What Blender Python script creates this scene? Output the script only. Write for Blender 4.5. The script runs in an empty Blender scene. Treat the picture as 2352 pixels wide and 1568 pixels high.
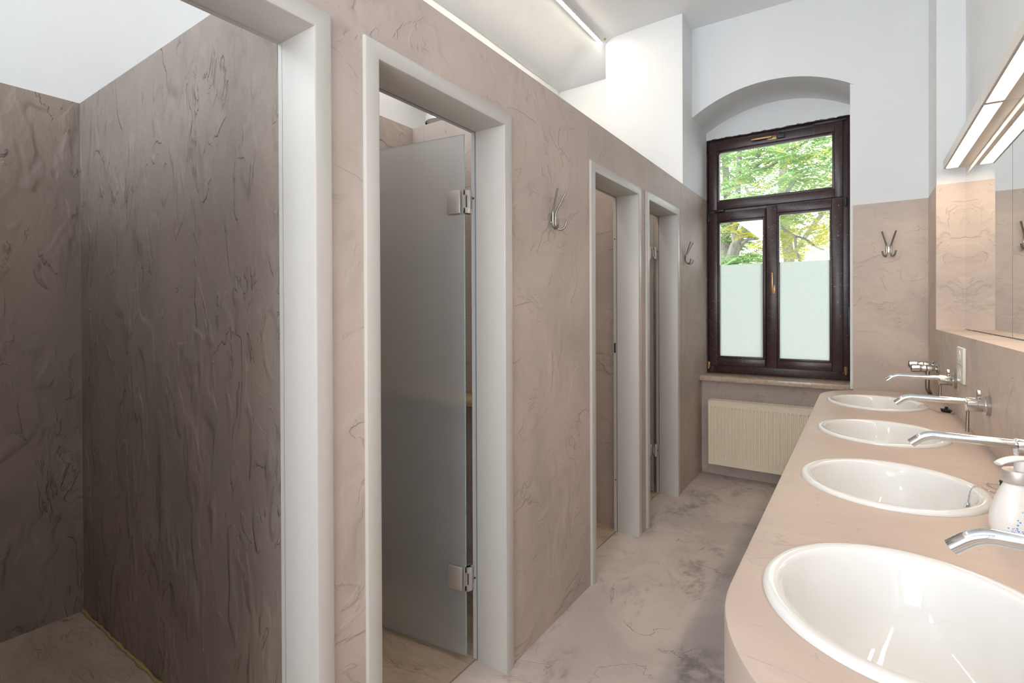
import bpy, bmesh, math, random
from mathutils import Vector, Matrix
random.seed(7)
PI = math.pi
scene = bpy.context.scene
COL = scene.collection

# ------------------------------------------------------------------ camera
CAM_H = 1.36
yaw, pitch, roll = 0.6004, -0.0051, -0.0041
R = Vector((math.cos(yaw), math.sin(yaw), 0)); F = Vector((-math.sin(yaw), math.cos(yaw), 0)); Z = Vector((0, 0, 1))
F2 = F*math.cos(pitch) + Z*math.sin(pitch)
U2 = Z*math.cos(pitch) - F*math.sin(pitch)
R2 = R*math.cos(roll) + U2*math.sin(roll)
U3 = U2*math.cos(roll) - R*math.sin(roll)
cam_data = bpy.data.cameras.new('camera')
cam = bpy.data.objects.new('camera', cam_data); COL.objects.link(cam)
cam.matrix_world = Matrix(((R2.x, U3.x, -F2.x, 0), (R2.y, U3.y, -F2.y, 0), (R2.z, U3.z, -F2.z, CAM_H), (0, 0, 0, 1)))
cam_data.sensor_width = 36; cam_data.sensor_fit = 'HORIZONTAL'
cam_data.lens = 1167.04/2352*36
cam_data.shift_y = -(784-719.54)/2352
cam_data.clip_start = 0.02
scene.camera = cam

# ------------------------------------------------------------------ world, light, exposure
scene.view_settings.view_transform = 'Standard'
scene.view_settings.look = 'None'
scene.view_settings.gamma = 1
scene.view_settings.exposure = 0.68
scene.cycles.use_denoising = True
scene.cycles.adaptive_threshold = 0.02
scene.cycles.max_bounces = 8
scene.cycles.diffuse_bounces = 4
scene.cycles.glossy_bounces = 5
scene.cycles.transmission_bounces = 6
scene.cycles.transparent_max_bounces = 8
scene.cycles.caustics_reflective = False
scene.cycles.caustics_refractive = True
scene.cycles.blur_glossy = 0.2
scene.cycles.sample_clamp_indirect = 6

SKY = 3.0
LAMP_E = 15.0
STRIP_E = 54.0
REAR_W = 36.0
HIGH_W = 25.0
world = bpy.data.worlds.new('overcast_sky'); scene.world = world
world.use_nodes = True
bg = world.node_tree.nodes['Background']
bg.inputs[0].default_value = (0.93, 0.97, 1.0, 1); bg.inputs[1].default_value = SKY

def area_light(name, loc, target, sx, sy, power, color):
    l = bpy.data.lights.new(name, 'AREA'); l.shape = 'RECTANGLE'; l.size = sx; l.size_y = sy
    l.energy = power; l.color = color
    o = bpy.data.objects.new(name, l); COL.objects.link(o)
    o.location = loc
    o.rotation_euler = (Vector(target)-Vector(loc)).to_track_quat('-Z', 'Y').to_euler()
    return o
# daylight coming in through the windows in the wall behind the viewer
area_light('daylight_rear_window', (-0.35, -1.99, 1.75), (-0.35, 1.0, 3.1), 1.2, 1.7, REAR_W, (0.85, 0.93, 1.0))
area_light('daylight_clerestory', (-2.15, -1.96, 3.02), (-2.15, 1.0, 2.3), 1.2, 0.62, HIGH_W, (0.78, 0.90, 1.0))


# ------------------------------------------------------------------ helpers
def parent_loc(p):
    v = Vector((0, 0, 0))
    while p is not None:
        v = v + p.location; p = p.parent
    return v

def empty(name, loc=(0, 0, 0), rotz=0.0):
    o = bpy.data.objects.new(name, None); COL.objects.link(o)
    o.empty_display_size = 0.05
    o.location = loc; o.rotation_euler = (0, 0, rotz)
    return o

def tag(o, label=None, cat=None, group=None, kind=None):
    if label: o['label'] = label
    if cat: o['category'] = cat
    if group: o['group'] = group
    if kind: o['kind'] = kind
    return o

def obj(name, bm, mats, parent=None, local=False, angle=32, smooth=True):
    if not isinstance(mats, (list, tuple)): mats = [mats]
    if parent is not None and not local:
        off = parent_loc(parent)
        bmesh.ops.translate(bm, verts=bm.verts, vec=-off)
    bmesh.ops.recalc_face_normals(bm, faces=bm.faces)
    me = bpy.data.meshes.new(name)
    bm.to_mesh(me); bm.free()
    for m in mats: me.materials.append(m)
    if smooth:
        me.shade_smooth()
        me.set_sharp_from_angle(angle=math.radians(angle))
    o = bpy.data.objects.new(name, me); COL.objects.link(o)
    if parent is not None: o.parent = parent
    return o

def NB(): return bmesh.new()

def box(bm, x0, x1, y0, y1, z0, z1, m=0, bev=0.0, seg=2):
    vs = [bm.verts.new((x, y, z)) for x in (x0, x1) for y in (y0, y1) for z in (z0, z1)]
    idx = [(0, 1, 3, 2), (4, 6, 7, 5), (0, 4, 5, 1), (2, 3, 7, 6), (0, 2, 6, 4), (1, 5, 7, 3)]
    fs = [bm.faces.new([vs[i] for i in q]) for q in idx]
    for f in fs: f.material_index = m
    bmesh.ops.recalc_face_normals(bm, faces=fs)
    if bev > 0:
        es = list({e for f in fs for e in f.edges})
        r = bmesh.ops.bevel(bm, geom=es, offset=bev, segments=seg, affect='EDGES', profile=0.5)
        for f in r['faces']: f.material_index = m

def tube(bm, pts, rad, n=12, m=0, caps=True, flat=1.0):
    pts = [Vector(p) for p in pts]
    if not isinstance(rad, (list, tuple)): rad = [rad]*len(pts)
    tang = []
    for i in range(len(pts)):
        a = pts[max(0, i-1)]; b = pts[min(len(pts)-1, i+1)]
        tang.append((b-a).normalized())
    t0 = tang[0]
    up = Vector((0, 0, 1)) if abs(t0.z) < 0.9 else Vector((1, 0, 0))
    nrm = (up - t0*up.dot(t0)).normalized()
    rings = []
    for i, p in enumerate(pts):
        t = tang[i]
        nrm = (nrm - t*nrm.dot(t)).normalized()
        b = t.cross(nrm)
        rings.append([bm.verts.new(p + (nrm*math.cos(2*PI*k/n)*flat + b*math.sin(2*PI*k/n))*rad[i]) for k in range(n)])
    for i in range(len(rings)-1):
        for k in range(n):
            f = bm.faces.new((rings[i][k], rings[i][(k+1) % n], rings[i+1][(k+1) % n], rings[i+1][k])); f.material_index = m
    if caps:
        f = bm.faces.new(list(reversed(rings[0]))); f.material_index = m
        f = bm.faces.new(rings[-1]); f.material_index = m

def arc_path(pts, r, seg=7):
    """polyline with its inner corners rounded by radius r"""
    pts = [Vector(p) for p in pts]; out = [pts[0]]
    for i in range(1, len(pts)-1):
        a, b, c = pts[i-1], pts[i], pts[i+1]
        d1 = (a-b); d2 = (c-b)
        k = min(r, d1.length*0.49, d2.length*0.49)
        p0 = b + d1.normalized()*k; p1 = b + d2.normalized()*k
        for s in range(seg+1):
            t = s/seg
            out.append(p0*(1-t)**2 + b*2*t*(1-t) + p1*t*t)
    out.append(pts[-1]); return out

def lathe(bm, prof, c=(0, 0, 0), axis='z', n=32, sx=1.0, sy=1.0, m=0, cap0=True, cap1=True):
    """prof: (radius, height) pairs; axis z, x or -x"""
    c = Vector(c); rings = []
    for r, h in prof:
        ring = []
        for k in range(n):
            a = 2*PI*k/n; u, v = r*math.cos(a)*sx, r*math.sin(a)*sy
            if axis == 'z': p = Vector((u, v, h))
            elif axis == 'x': p = Vector((h, u, v))
            else: p = Vector((u, h, v))
            ring.append(bm.verts.new(c+p))
        rings.append(ring)
    for i in range(len(rings)-1):
        for k in range(n):
            f = bm.faces.new((rings[i][k], rings[i][(k+1) % n], rings[i+1][(k+1) % n], rings[i+1][k])); f.material_index = m
    if cap0: bm.faces.new(list(reversed(rings[0]))).material_index = m
    if cap1: bm.faces.new(rings[-1]).material_index = m

def copy_tree(o, parent=None):
    c = o.copy(); COL.objects.link(c); c.parent = parent
    for ch in list(o.children): copy_tree(ch, c)
    return c

# ------------------------------------------------------------------ materials
def srgb(r, g, b):
    f = lambda c: (c/255/12.92) if c/255 <= 0.04045 else ((c/255+0.055)/1.055)**2.4
    return (f(r), f(g), f(b), 1)

class NT:
    def __init__(s, name):
        s.m = bpy.data.materials.new(name); s.m.use_nodes = True
        s.t = s.m.node_tree; s.p = s.t.nodes['Principled BSDF']; s.out = s.t.nodes['Material Output']
    def n(s, typ, **kw):
        o = s.t.nodes.new(typ)
        for k, v in kw.items():
            if hasattr(o, k) and not k.startswith('i_'): setattr(o, k, v)
        return o
    def l(s, a, b): s.t.links.new(a, b)
    def set(s, node, key, val):
        if hasattr(val, 'is_linked') or isinstance(val, bpy.types.NodeSocket): s.l(val, node.inputs[key])
        else: node.inputs[key].default_value = val
    def coord(s, scale=(1, 1, 1), rot=(0, 0, 0)):
        tc = s.n('ShaderNodeTexCoord'); mp = s.n('ShaderNodeMapping')
        s.l(tc.outputs['Object'], mp.inputs['Vector'])
        mp.inputs['Scale'].default_value = scale; mp.inputs['Rotation'].default_value = rot
        return mp.outputs['Vector']
    def noise(s, vec, scale, detail=4, rough=0.55, dist=0.0):
        o = s.n('ShaderNodeTexNoise'); s.l(vec, o.inputs['Vector'])
        o.inputs['Scale'].default_value = scale; o.inputs['Detail'].default_value = detail
        o.inputs['Roughness'].default_value = rough; o.inputs['Distortion'].default_value = dist
        return o.outputs['Fac']
    def mr(s, v, a, b, c=0.0, d=1.0, smooth=True):
        o = s.n('ShaderNodeMapRange'); o.interpolation_type = 'SMOOTHSTEP' if smooth else 'LINEAR'
        s.l(v, o.inputs['Value'])
        for k, x in zip(('From Min', 'From Max', 'To Min', 'To Max'), (a, b, c, d)): o.inputs[k].default_value = x
        return o.outputs['Result']
    def ma(s, op, a, b=0.0):
        o = s.n('ShaderNodeMath'); o.operation = op
        for i, x in enumerate((a, b)):
            if isinstance(x, (int, float)): o.inputs[i].default_value = x
            else: s.l(x, o.inputs[i])
        return o.outputs[0]
    def mix(s, fac, a, b):
        o = s.n('ShaderNodeMix'); o.data_type = 'RGBA'
        if isinstance(fac, (int, float)): o.inputs[0].default_value = fac
        else: s.l(fac, o.inputs[0])
        for i, x in ((6, a), (7, b)):
            if isinstance(x, (tuple, list)): o.inputs[i].default_value = x
            else: s.l(x, o.inputs[i])
        return o.outputs[2]
    def bump(s, h, strength, dist):
        o = s.n('ShaderNodeBump'); s.l(h, o.inputs['Height'])
        o.inputs['Strength'].default_value = strength; o.inputs['Distance'].default_value = dist
        s.l(o.outputs['Normal'], s.p.inputs['Normal'])

def plain(name, col, rough=0.5, metal=0.0, spec=0.5, **kw):
    t = NT(name)
    t.p.inputs['Base Color'].default_value = col; t.p.inputs['Roughness'].default_value = rough
    t.p.inputs['Metallic'].default_value = metal; t.p.inputs['Specular IOR Level'].default_value = spec
    for k, v in kw.items(): t.p.inputs[k.replace('_', ' ')].default_value = v
    # faint surface variation so nothing is perfectly uniform
    v = t.coord(); n = t.noise(v, 9, 3)
    t.l(t.mix(t.mr(n, 0.3, 0.7, 0, 0.06), col, tuple(c*0.8 for c in col[:3])+(1,)), t.p.inputs['Base Color'])
    return t.m

def plaster(name, c1, c2, cd, stretch=(1, 1, 1), rough=0.6, bump=0.5, lines=0.5, sc=1.0, dist=0.004):
    t = NT(name); v = t.coord(scale=stretch)
    n1 = t.noise(v, 1.5*sc, 5, 0.6, 0.9)
    n4 = t.noise(v, 5.0*sc, 4, 0.6, 1.2)
    col = t.mix(t.mr(n1, 0.35, 0.66), c1, c2)
    col = t.mix(t.mr(n4, 0.52, 0.75, 0, 0.45), col, c2)
    a = t.noise(v, 2.3*sc, 6, 0.5, 0.9)
    vb = t.coord(scale=tuple(s*1.15 for s in stretch), rot=(0.5, 0.35, 0.6))
    b = t.noise(vb, 3.4*sc, 7, 0.55, 1.1)
    ma_ = t.mr(t.noise(v, 4.0*sc, 2, 0.5, 0.3), 0.48, 0.60)
    mb_ = t.mr(t.noise(vb, 5.2*sc, 2, 0.5, 0.3), 0.46, 0.58)
    def line(x, lv, w): return t.mr(t.ma('ABSOLUTE', t.ma('SUBTRACT', x, lv)), 0.0, w, 1.0, 0.0)
    la = t.ma('MULTIPLY', line(a, 0.50, 0.006), ma_)
    lb = t.ma('MULTIPLY', line(b, 0.47, 0.006), mb_)
    lsum = t.ma('MINIMUM', t.ma('ADD', la, lb), 1.0)
    col = t.mix(t.ma('MULTIPLY', lsum, lines), col, cd)
    t.l(col, t.p.inputs['Base Color'])
    sa = t.ma('MULTIPLY', t.mr(a, 0.485, 0.515), ma_)
    sb = t.ma('MULTIPLY', t.mr(b, 0.455, 0.485), mb_)
    fine = t.noise(v, 38, 4, 0.6)
    h = t.ma('ADD', t.ma('ADD', sa, t.ma('MULTIPLY', sb, 0.8)), t.ma('MULTIPLY', fine, 0.25))
    h = t.ma('ADD', h, t.ma('MULTIPLY', n4, 0.9))
    t.bump(h, bump, dist)
    t.p.inputs['Roughness'].default_value = rough
    t.p.inputs['Specular IOR Level'].default_value = 0.35
    return t.m

M = {}
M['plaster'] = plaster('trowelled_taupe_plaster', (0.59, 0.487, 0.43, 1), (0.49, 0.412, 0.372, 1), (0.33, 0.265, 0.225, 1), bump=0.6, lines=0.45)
M['plaster_lit'] = plaster('lit_taupe_plaster', (0.73, 0.60, 0.51, 1), (0.60, 0.50, 0.44, 1), (0.42, 0.335, 0.28, 1), bump=0.6, lines=0.25, stretch=(1, 1, 1.2))  # taupe plaster copy; light on basin and window walls put into its colour
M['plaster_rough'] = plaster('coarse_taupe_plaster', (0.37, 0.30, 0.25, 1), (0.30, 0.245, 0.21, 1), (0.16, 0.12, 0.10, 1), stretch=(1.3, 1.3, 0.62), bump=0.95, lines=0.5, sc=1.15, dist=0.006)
M['counter'] = plaster('smooth_beige_plaster', (0.565, 0.455, 0.385, 1), (0.515, 0.41, 0.35, 1), (0.36, 0.29, 0.25, 1), rough=0.42, bump=0.10, lines=0.55, stretch=(1.0, 2.2, 1.0))

def floor_mat():
    t = NT('worn_screed'); v = t.coord()
    n1 = t.noise(v, 1.8, 5, 0.6, 0.8); n2 = t.noise(t.coord(scale=(1.5, 0.8, 1), rot=(0, 0, 0.5)), 3.2, 9, 0.68, 0.5); n3 = t.noise(v, 14, 6, 0.7, 0.5)
    col = t.mix(t.mr(n1, 0.36, 0.64), (0.68, 0.585, 0.535, 1), (0.55, 0.475, 0.44, 1))
    stain = t.ma('MULTIPLY', t.mr(n2, 0.50, 0.66), t.mr(n3, 0.36, 0.58))
    col = t.mix(t.ma('MULTIPLY', stain, 0.6), col, (0.17, 0.14, 0.125, 1))
    a = t.noise(v, 1.7, 7, 0.55, 0.9)
    ln = t.ma('MULTIPLY', t.mr(t.ma('ABSOLUTE', t.ma('SUBTRACT', a, 0.5)), 0, 0.006, 1, 0), t.mr(t.noise(v, 3.2, 2), 0.48, 0.58))
    col = t.mix(t.ma('MULTIPLY', ln, 0.5), col, (0.2, 0.15, 0.14, 1))
    t.l(col, t.p.inputs['Base Color']); t.p.inputs['Roughness'].default_value = 0.62
    t.p.inputs['Specular IOR Level'].default_value = 0.3
    t.bump(t.ma('ADD', t.ma('ADD', n2, t.ma('MULTIPLY', n3, 0.5)), ln), 0.45, 0.004)
    return t.m
M['floor'] = floor_mat()
M['stall_floor'] = plaster('tan_stone', (0.60, 0.47, 0.36, 1), (0.45, 0.345, 0.26, 1), (0.20, 0.14, 0.10, 1), stretch=(0.8, 2.4, 1), rough=0.55, bump=0.45, lines=0.6, sc=1.5)
M['white'] = plaster('white_wall_paint', (0.86, 0.87, 0.875, 1), (0.84, 0.85, 0.86, 1), (0.80, 0.81, 0.82, 1), rough=0.75, bump=0.05, lines=0.05)
M['ceiling'] = plaster('white_ceiling_paint', (0.90, 0.91, 0.92, 1), (0.88, 0.89, 0.905, 1), (0.7, 0.72, 0.74, 1), rough=0.8, bump=0.15, lines=0.12, sc=0.6)
M['frame'] = plain('grey_white_lacquer', (0.57, 0.54, 0.50, 1), 0.38)
M['seal'] = plain('blue_grey_rubber_seal', (0.18, 0.23, 0.28, 1), 0.6)
M['dark_hole'] = plain('dark_hole', (0.01, 0.01, 0.01, 1), 0.8)
M['chrome'] = plain('chrome', (0.74, 0.75, 0.76, 1), 0.05, 1.0)
M['chrome_dull'] = plain('worn_chrome', (0.62, 0.61, 0.60, 1), 0.22, 1.0)
M['steel'] = plain('brushed_steel', (0.40, 0.365, 0.33, 1), 0.3, 1.0)
M['alu'] = plain('satin_aluminium', (0.66, 0.62, 0.58, 1), 0.42, 0.6)
M['ceramic'] = plain('white_ceramic', (0.79, 0.785, 0.77, 1), 0.045, 0.0, 0.5)
M['radiator'] = plain('cream_enamel', (0.92, 0.81, 0.63, 1), 0.4)
M['rad_dark'] = plain('dark_radiator_interior', (0.12, 0.09, 0.06, 1), 0.7)
M['brass'] = plain('worn_brass', (0.34, 0.22, 0.11, 1), 0.35, 1.0)
M['black'] = plain('black_rubber', (0.012, 0.012, 0.013, 1), 0.35)
M['black_metal'] = plain('black_painted_metal', (0.02, 0.02, 0.022, 1), 0.4)
M['plastic_white'] = plain('ivory_plastic', (0.82, 0.78, 0.70, 1), 0.35)
M['pump_plastic'] = plain('milky_plastic', (0.86, 0.85, 0.82, 1), 0.3)
M['duct'] = plain('galvanised_sheet', (0.80, 0.84, 0.85, 1), 0.25, 0.7)
M['sealant'] = plain('yellowed_sealant', (0.50, 0.36, 0.14, 1), 0.5)
M['ground'] = plain('courtyard_ground', (0.42, 0.42, 0.37, 1), 0.9)

def wood_mat(name, c1, c2, rough, scale, stretch):
    t = NT(name); v = t.coord(scale=stretch)
    n = t.noise(v, scale, 5, 0.6, 0.4)
    t.l(t.mix(t.mr(n, 0.35, 0.65), c1, c2), t.p.inputs['Base Color']); t.p.inputs['Roughness'].default_value = rough
    t.bump(n, 0.08, 0.002); return t.m
M['shelf_wood'] = wood_mat('pale_pine', (0.72, 0.56, 0.34, 1), (0.60, 0.43, 0.24, 1), 0.5, 6, (0.6, 9, 9))
def window_wood():
    t = NT('dark_brown_glazed_wood'); v = t.coord(scale=(6, 6, 6))
    n = t.noise(v, 5, 5, 0.6, 0.3)
    spk = t.mr(t.noise(t.coord(), 130, 1, 0.5), 0.735, 0.76)
    col = t.mix(t.mr(n, 0.35, 0.65), (0.040, 0.018, 0.018, 1), (0.060, 0.028, 0.028, 1))
    t.l(t.mix(t.ma('MULTIPLY', spk, 0.7), col, (0.7, 0.7, 0.68, 1)), t.p.inputs['Base Color'])
    t.p.inputs['Roughness'].default_value = 0.33; t.bump(n, 0.1, 0.001); return t.m
M['brown'] = window_wood()
def sill_mat():
    t = NT('beige_marble'); v = t.coord()
    n = t.noise(v, 14, 6, 0.65, 1.5)
    t.l(t.mix(t.mr(n, 0.35, 0.65), (0.66, 0.55, 0.45, 1), (0.52, 0.38, 0.28, 1)), t.p.inputs['Base Color'])
    t.p.inputs['Roughness'].default_value = 0.22; return t.m
M['marble'] = sill_mat()

def emit(name, col, s):
    t = NT(name)
    t.p.inputs['Base Color'].default_value = (0.8, 0.8, 0.8, 1)
    t.p.inputs['Emission Color'].default_value = col; t.p.inputs['Emission Strength'].default_value = s
    return t.m
M['lamp'] = emit('warm_lamp_diffuser', (1.0, 0.80, 0.60, 1), LAMP_E)
M['strip'] = emit('ceiling_tube', (1.0, 0.88, 0.70, 1), STRIP_E)
M['lamp_panel'] = plain('cream_white_metal', (0.82, 0.78, 0.73, 1), 0.45)

def mirror_mat():
    t = NT('mirror_silver'); t.p.inputs['Base Color'].default_value = (0.90, 0.91, 0.90, 1)
    t.p.inputs['Metallic'].default_value = 1; t.p.inputs['Roughness'].default_value = 0.0
    return t.m
M['mirror'] = mirror_mat()

def clear_glass():
    t = NT('clear_window_glass')
    tr = t.n('ShaderNodeBsdfTransparent'); tr.inputs[0].default_value = (0.97, 0.99, 0.98, 1)
    gl = t.n('ShaderNodeBsdfGlossy'); gl.inputs['Roughness'].default_value = 0.02
    fr = t.n('ShaderNodeFresnel'); fr.inputs[0].default_value = 1.45
    mx = t.n('ShaderNodeMixShader'); t.l(fr.outputs[0], mx.inputs[0]); t.l(tr.outputs[0], mx.inputs[1]); t.l(gl.outputs[0], mx.inputs[2])
    t.l(mx.outputs[0], t.out.inputs[0]); return t.m
M['glass'] = clear_glass()
def film_mat():
    t = NT('frosted_privacy_film'); v = t.coord(); n = t.noise(v, 60, 3)
    c = t.mix(t.mr(n, 0.3, 0.7), (0.93, 0.95, 0.935, 1), (0.90, 0.925, 0.91, 1))
    tl = t.n('ShaderNodeBsdfTranslucent'); df = t.n('ShaderNodeBsdfDiffuse'); mx = t.n('ShaderNodeMixShader')
    t.l(c, tl.inputs[0]); t.l(c, df.inputs[0]); mx.inputs[0].default_value = 0.15
    t.l(tl.outputs[0], mx.inputs[1]); t.l(df.outputs[0], mx.inputs[2]); t.l(mx.outputs[0], t.out.inputs[0]); return t.m
M['film'] = film_mat()
def frosted():
    t = NT('satin_shower_glass')
    p = t.p; p.inputs['Base Color'].default_value = (0.93, 0.96, 0.97, 1); p.inputs['Roughness'].default_value = 0.33
    p.inputs['Transmission Weight'].default_value = 0.86; p.inputs['IOR'].default_value = 1.3
    p.inputs['Roughness'].default_value = 0.32
    df = t.n('ShaderNodeBsdfDiffuse'); tl = t.n('ShaderNodeBsdfTranslucent'); m1 = t.n('ShaderNodeMixShader'); m2 = t.n('ShaderNodeMixShader')
    df.inputs[0].default_value = (0.86, 0.90, 0.92, 1); tl.inputs[0].default_value = (0.86, 0.90, 0.92, 1)
    m1.inputs[0].default_value = 0.5; m2.inputs[0].default_value = 0.14
    t.l(df.outputs[0], m1.inputs[1]); t.l(tl.outputs[0], m1.inputs[2]); t.l(p.outputs[0], m2.inputs[1]); t.l(m1.outputs[0], m2.inputs[2]); t.l(m2.outputs[0], t.out.inputs[0])
    return t.m
M['frosted'] = frosted()
def edge_mat():
    t = NT('green_glass_edge'); t.p.inputs['Base Color'].default_value = (0.50, 0.72, 0.70, 1)
    t.p.inputs['Roughness'].default_value = 0.12; t.p.inputs['Transmission Weight'].default_value = 0.3
    return t.m
M['edge'] = edge_mat()

def leaf_mat(name, c1, c2, c3):
    t = NT(name)
    oi = t.n('ShaderNodeTexCoord'); n = t.noise(oi.outputs['Object'], 2.2, 3)
    n2 = t.noise(oi.outputs['Object'], 7.0, 2)
    c = t.mix(t.mr(n, 0.38, 0.62), c1, c2); c = t.mix(t.mr(n2, 0.56, 0.68), c, c3)
    df = t.n('ShaderNodeBsdfDiffuse'); tl = t.n('ShaderNodeBsdfTranslucent'); mx = t.n('ShaderNodeMixShader'); mx.inputs[0].default_value = 0.5
    t.l(c, df.inputs[0]); t.l(c, tl.inputs[0]); t.l(df.outputs[0], mx.inputs[1]); t.l(tl.outputs[0], mx.inputs[2])
    t.l(mx.outputs[0], t.out.inputs[0]); return t.m
M['leaf'] = leaf_mat('fresh_green_leaves', (0.38, 0.52, 0.23, 1), (0.29, 0.45, 0.20, 1), (0.58, 0.54, 0.14, 1))
M['leaf_yellow'] = leaf_mat('yellowing_leaves', (0.45, 0.53, 0.18, 1), (0.64, 0.53, 0.08, 1), (0.34, 0.47, 0.18, 1))
M['leaf_dark'] = leaf_mat('deep_green_leaves', (0.26, 0.37, 0.24, 1), (0.30, 0.41, 0.25, 1), (0.38, 0.44, 0.22, 1))
M['bark'] = plaster('grey_bark', (0.30, 0.27, 0.25, 1), (0.20, 0.18, 0.17, 1), (0.08, 0.07, 0.06, 1), stretch=(3, 3, 1), rough=0.9, bump=0.8, dist=0.02)

# ------------------------------------------------------------------ dimensions (metres)
XA = -1.101          # face of the stall front wall
XI = -1.245          # its inner face
ZT = 2.31            # top of stall walls
ZC = 2.065           # top of plaster on the window and basin side
D = 4.153            # window wall
W = 4.614            # window plane
XB = 0.358           # basin wall face
XM = 0.486           # mirror wall face
E_ = 3.754           # end of the mirror niche
ZS = 1.245           # niche ledge
ZK = 0.889           # counter top
CZ = 3.58            # ceiling

# ------------------------------------------------------------------ setting
b = NB(); box(b, XI+0.01, 1.0, -2.0, 4.75, -0.08, 0.0); tag(obj('floor', b, M['floor'], smooth=False), 'worn pinkish grey screed floor of the corridor', kind='structure')
b = NB(); box(b, -3.1, XI+0.002, -0.3, 4.75, -0.08, 0.0); tag(obj('floor_stalls', b, M['stall_floor'], smooth=False), 'tan stone floor inside the shower stalls', kind='structure')

# stall front wall with four door openings
DOORS = [(0.104, 0.799), (0.903, 1.598), (2.287, 2.982), (3.078, 3.773)]
FW = 0.050; FT = 2.102
b = NB(); y = -2.0
for (a, c) in DOORS:
    o0, o1 = a+0.02, c-0.02
    box(b, XI, XA, y, o0, 0, ZT)
    box(b, XI, XA, o0, o1, FT-0.02, ZT)
    y = o1
box(b, XI, XA, y, W+0.1, 0, ZT)
tag(obj('wall_stalls', b, M['plaster'], smooth=False), 'taupe trowelled plaster wall with the shower doorways', kind='structure')

# partitions between the stalls
b = NB(); box(b, -2.925, XI, 0.801, 0.900, 0, ZT)
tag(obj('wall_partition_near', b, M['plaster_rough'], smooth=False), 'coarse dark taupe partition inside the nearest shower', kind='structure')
for nm, y0, y1 in (('wall_partition_middle', 1.895, 1.985), ('wall_partition_far', 2.993, 3.068)):
    b = NB(); box(b, -1.92, XI, y0, y1, 0, ZT); tag(obj(nm, b, M['plaster'], smooth=False), kind='structure')
b = NB(); box(b, -2.00, -1.92, 0.900, W, 0, ZT); tag(obj('wall_stall_back', b, M['plaster'], smooth=False), kind='structure')
b = NB(); box(b, -2.0, XI, 3.90, 4.0, 0, ZT); tag(obj('wall_stall_end', b, M['plaster'], smooth=False), kind='structure')
# outer wall behind the stalls: plaster below, white above
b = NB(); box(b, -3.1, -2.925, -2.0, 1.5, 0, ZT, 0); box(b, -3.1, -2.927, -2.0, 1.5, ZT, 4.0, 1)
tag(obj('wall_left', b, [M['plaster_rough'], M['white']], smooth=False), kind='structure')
b = NB(); box(b, -3.1, -2.3, 1.5, W+0.1, 0, 4.0); tag(obj('wall_shaft', b, M['white'], smooth=False), kind='structure')
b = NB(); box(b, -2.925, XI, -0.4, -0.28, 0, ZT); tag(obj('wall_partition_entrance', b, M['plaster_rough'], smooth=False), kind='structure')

# white chimney breast standing on the stall wall
b = NB(); box(b, -1.72, XA, 3.891, W+0.1, ZT, 3.9); tag(obj('wall_pillar', b, M['white'], smooth=False), 'white chimney breast above the stall wall', kind='structure')
# white end wall over the stalls
b = NB(); box(b, -2.4, -1.70, D, W+0.1, 0, 4.0); tag(obj('wall_end_over_stalls', b, M['white'], smooth=False), kind='structure')

# window wall with arched recess
ARCH = []
xl, xr, zs, zp = XA, -0.039, 2.886, 3.046
half = (xr-xl)/2; rise = zp-zs; rad = (half*half+rise*rise)/(2*rise); cx_ = (xl+xr)/2; cz_ = zp-rad
a0 = math.asin(half/rad)
for i in range(25):
    a = -a0 + 2*a0*i/24
    ARCH.append((cx_+rad*math.sin(a), cz_+rad*math.cos(a)))
b = NB()
def quadstrip(bm, pairs, y0, y1, m):
    for i in range(len(pairs)-1):
        (x0, z0), (x1, z1) = pairs[i], pairs[i+1]
        v = [bm.verts.new(p) for p in ((x0, y0, z0), (x1, y0, z1), (x1, y1, z1), (x0, y1, z0))]
        bm.faces.new(v).material_index = m
quadstrip(b, ARCH, D, W+0.1, 1)                                     # soffit
for i in range(24):                                                 # front face above the arch
    (x0, z0), (x1, z1) = ARCH[i], ARCH[i+1]
    v = [b.verts.new(p) for p in ((x0, D, z0), (x1, D, z1), (x1, D, 4.0), (x0, D, 4.0))]
    b.faces.new(v).material_index = 1
box(b, xr, 0.9, D, W+0.1, 0, ZC, 0)
box(b, xr, 0.9, D+0.002, W+0.1, ZC, 4.0, 1)
box(b, XA-0.2, xr+0.2, W-0.004, W+0.15, 2.826, 3.2, 1)              # lunette above the window
box(b, XA-0.2, xr+0.2, 4.433, W+0.15, 0, 0.775, 2)                  # wall below the sill
tag(obj('wall_window', b, [M['plaster_lit'], M['white'], M['plaster']], smooth=False), 'window wall with arched white recess and taupe plaster', kind='structure')
# thin white reveal paint on the right side of the recess
b = NB(); box(b, xr-0.016, xr, D+0.012, W+0.02, 0.817, 2.90, 0); tag(obj('trim_reveal', b, M['white'], smooth=False), kind='structure')

# basin wall
b = NB()
box(b, XB, 1.0, -2.0, D, 0, ZS, 0)
box(b, XB, 1.0, E_, D, ZS, ZC, 0)
box(b, XB+0.002, 1.0, E_+0.002, D, ZC, 4.0, 1)
box(b, XM, 1.0, -2.0, E_, ZS, 4.0, 1)
tag(obj('wall_right', b, [M['plaster_lit'], M['white']], smooth=False), 'plaster wall behind the basins with a ledge and white wall above', kind='structure')

# wall behind the viewer with a window opening
b = NB(); wx0, wx1, wz0, wz1 = -0.95, 0.25, 0.85, 2.65
for q in ((-3.1, -2.80, 0, 4), (-2.80, -1.50, 0, 2.68), (-2.80, -1.50, 3.36, 4), (-1.50, wx0, 0, 4), (wx1, 1.0, 0, 4), (wx0, wx1, 0, wz0), (wx0, wx1, wz1, 4)):
    box(b, q[0], q[1], -2.12, -1.98, q[2], q[3])
tag(obj('wall_rear', b, M['white'], smooth=False), kind='structure')

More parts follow.
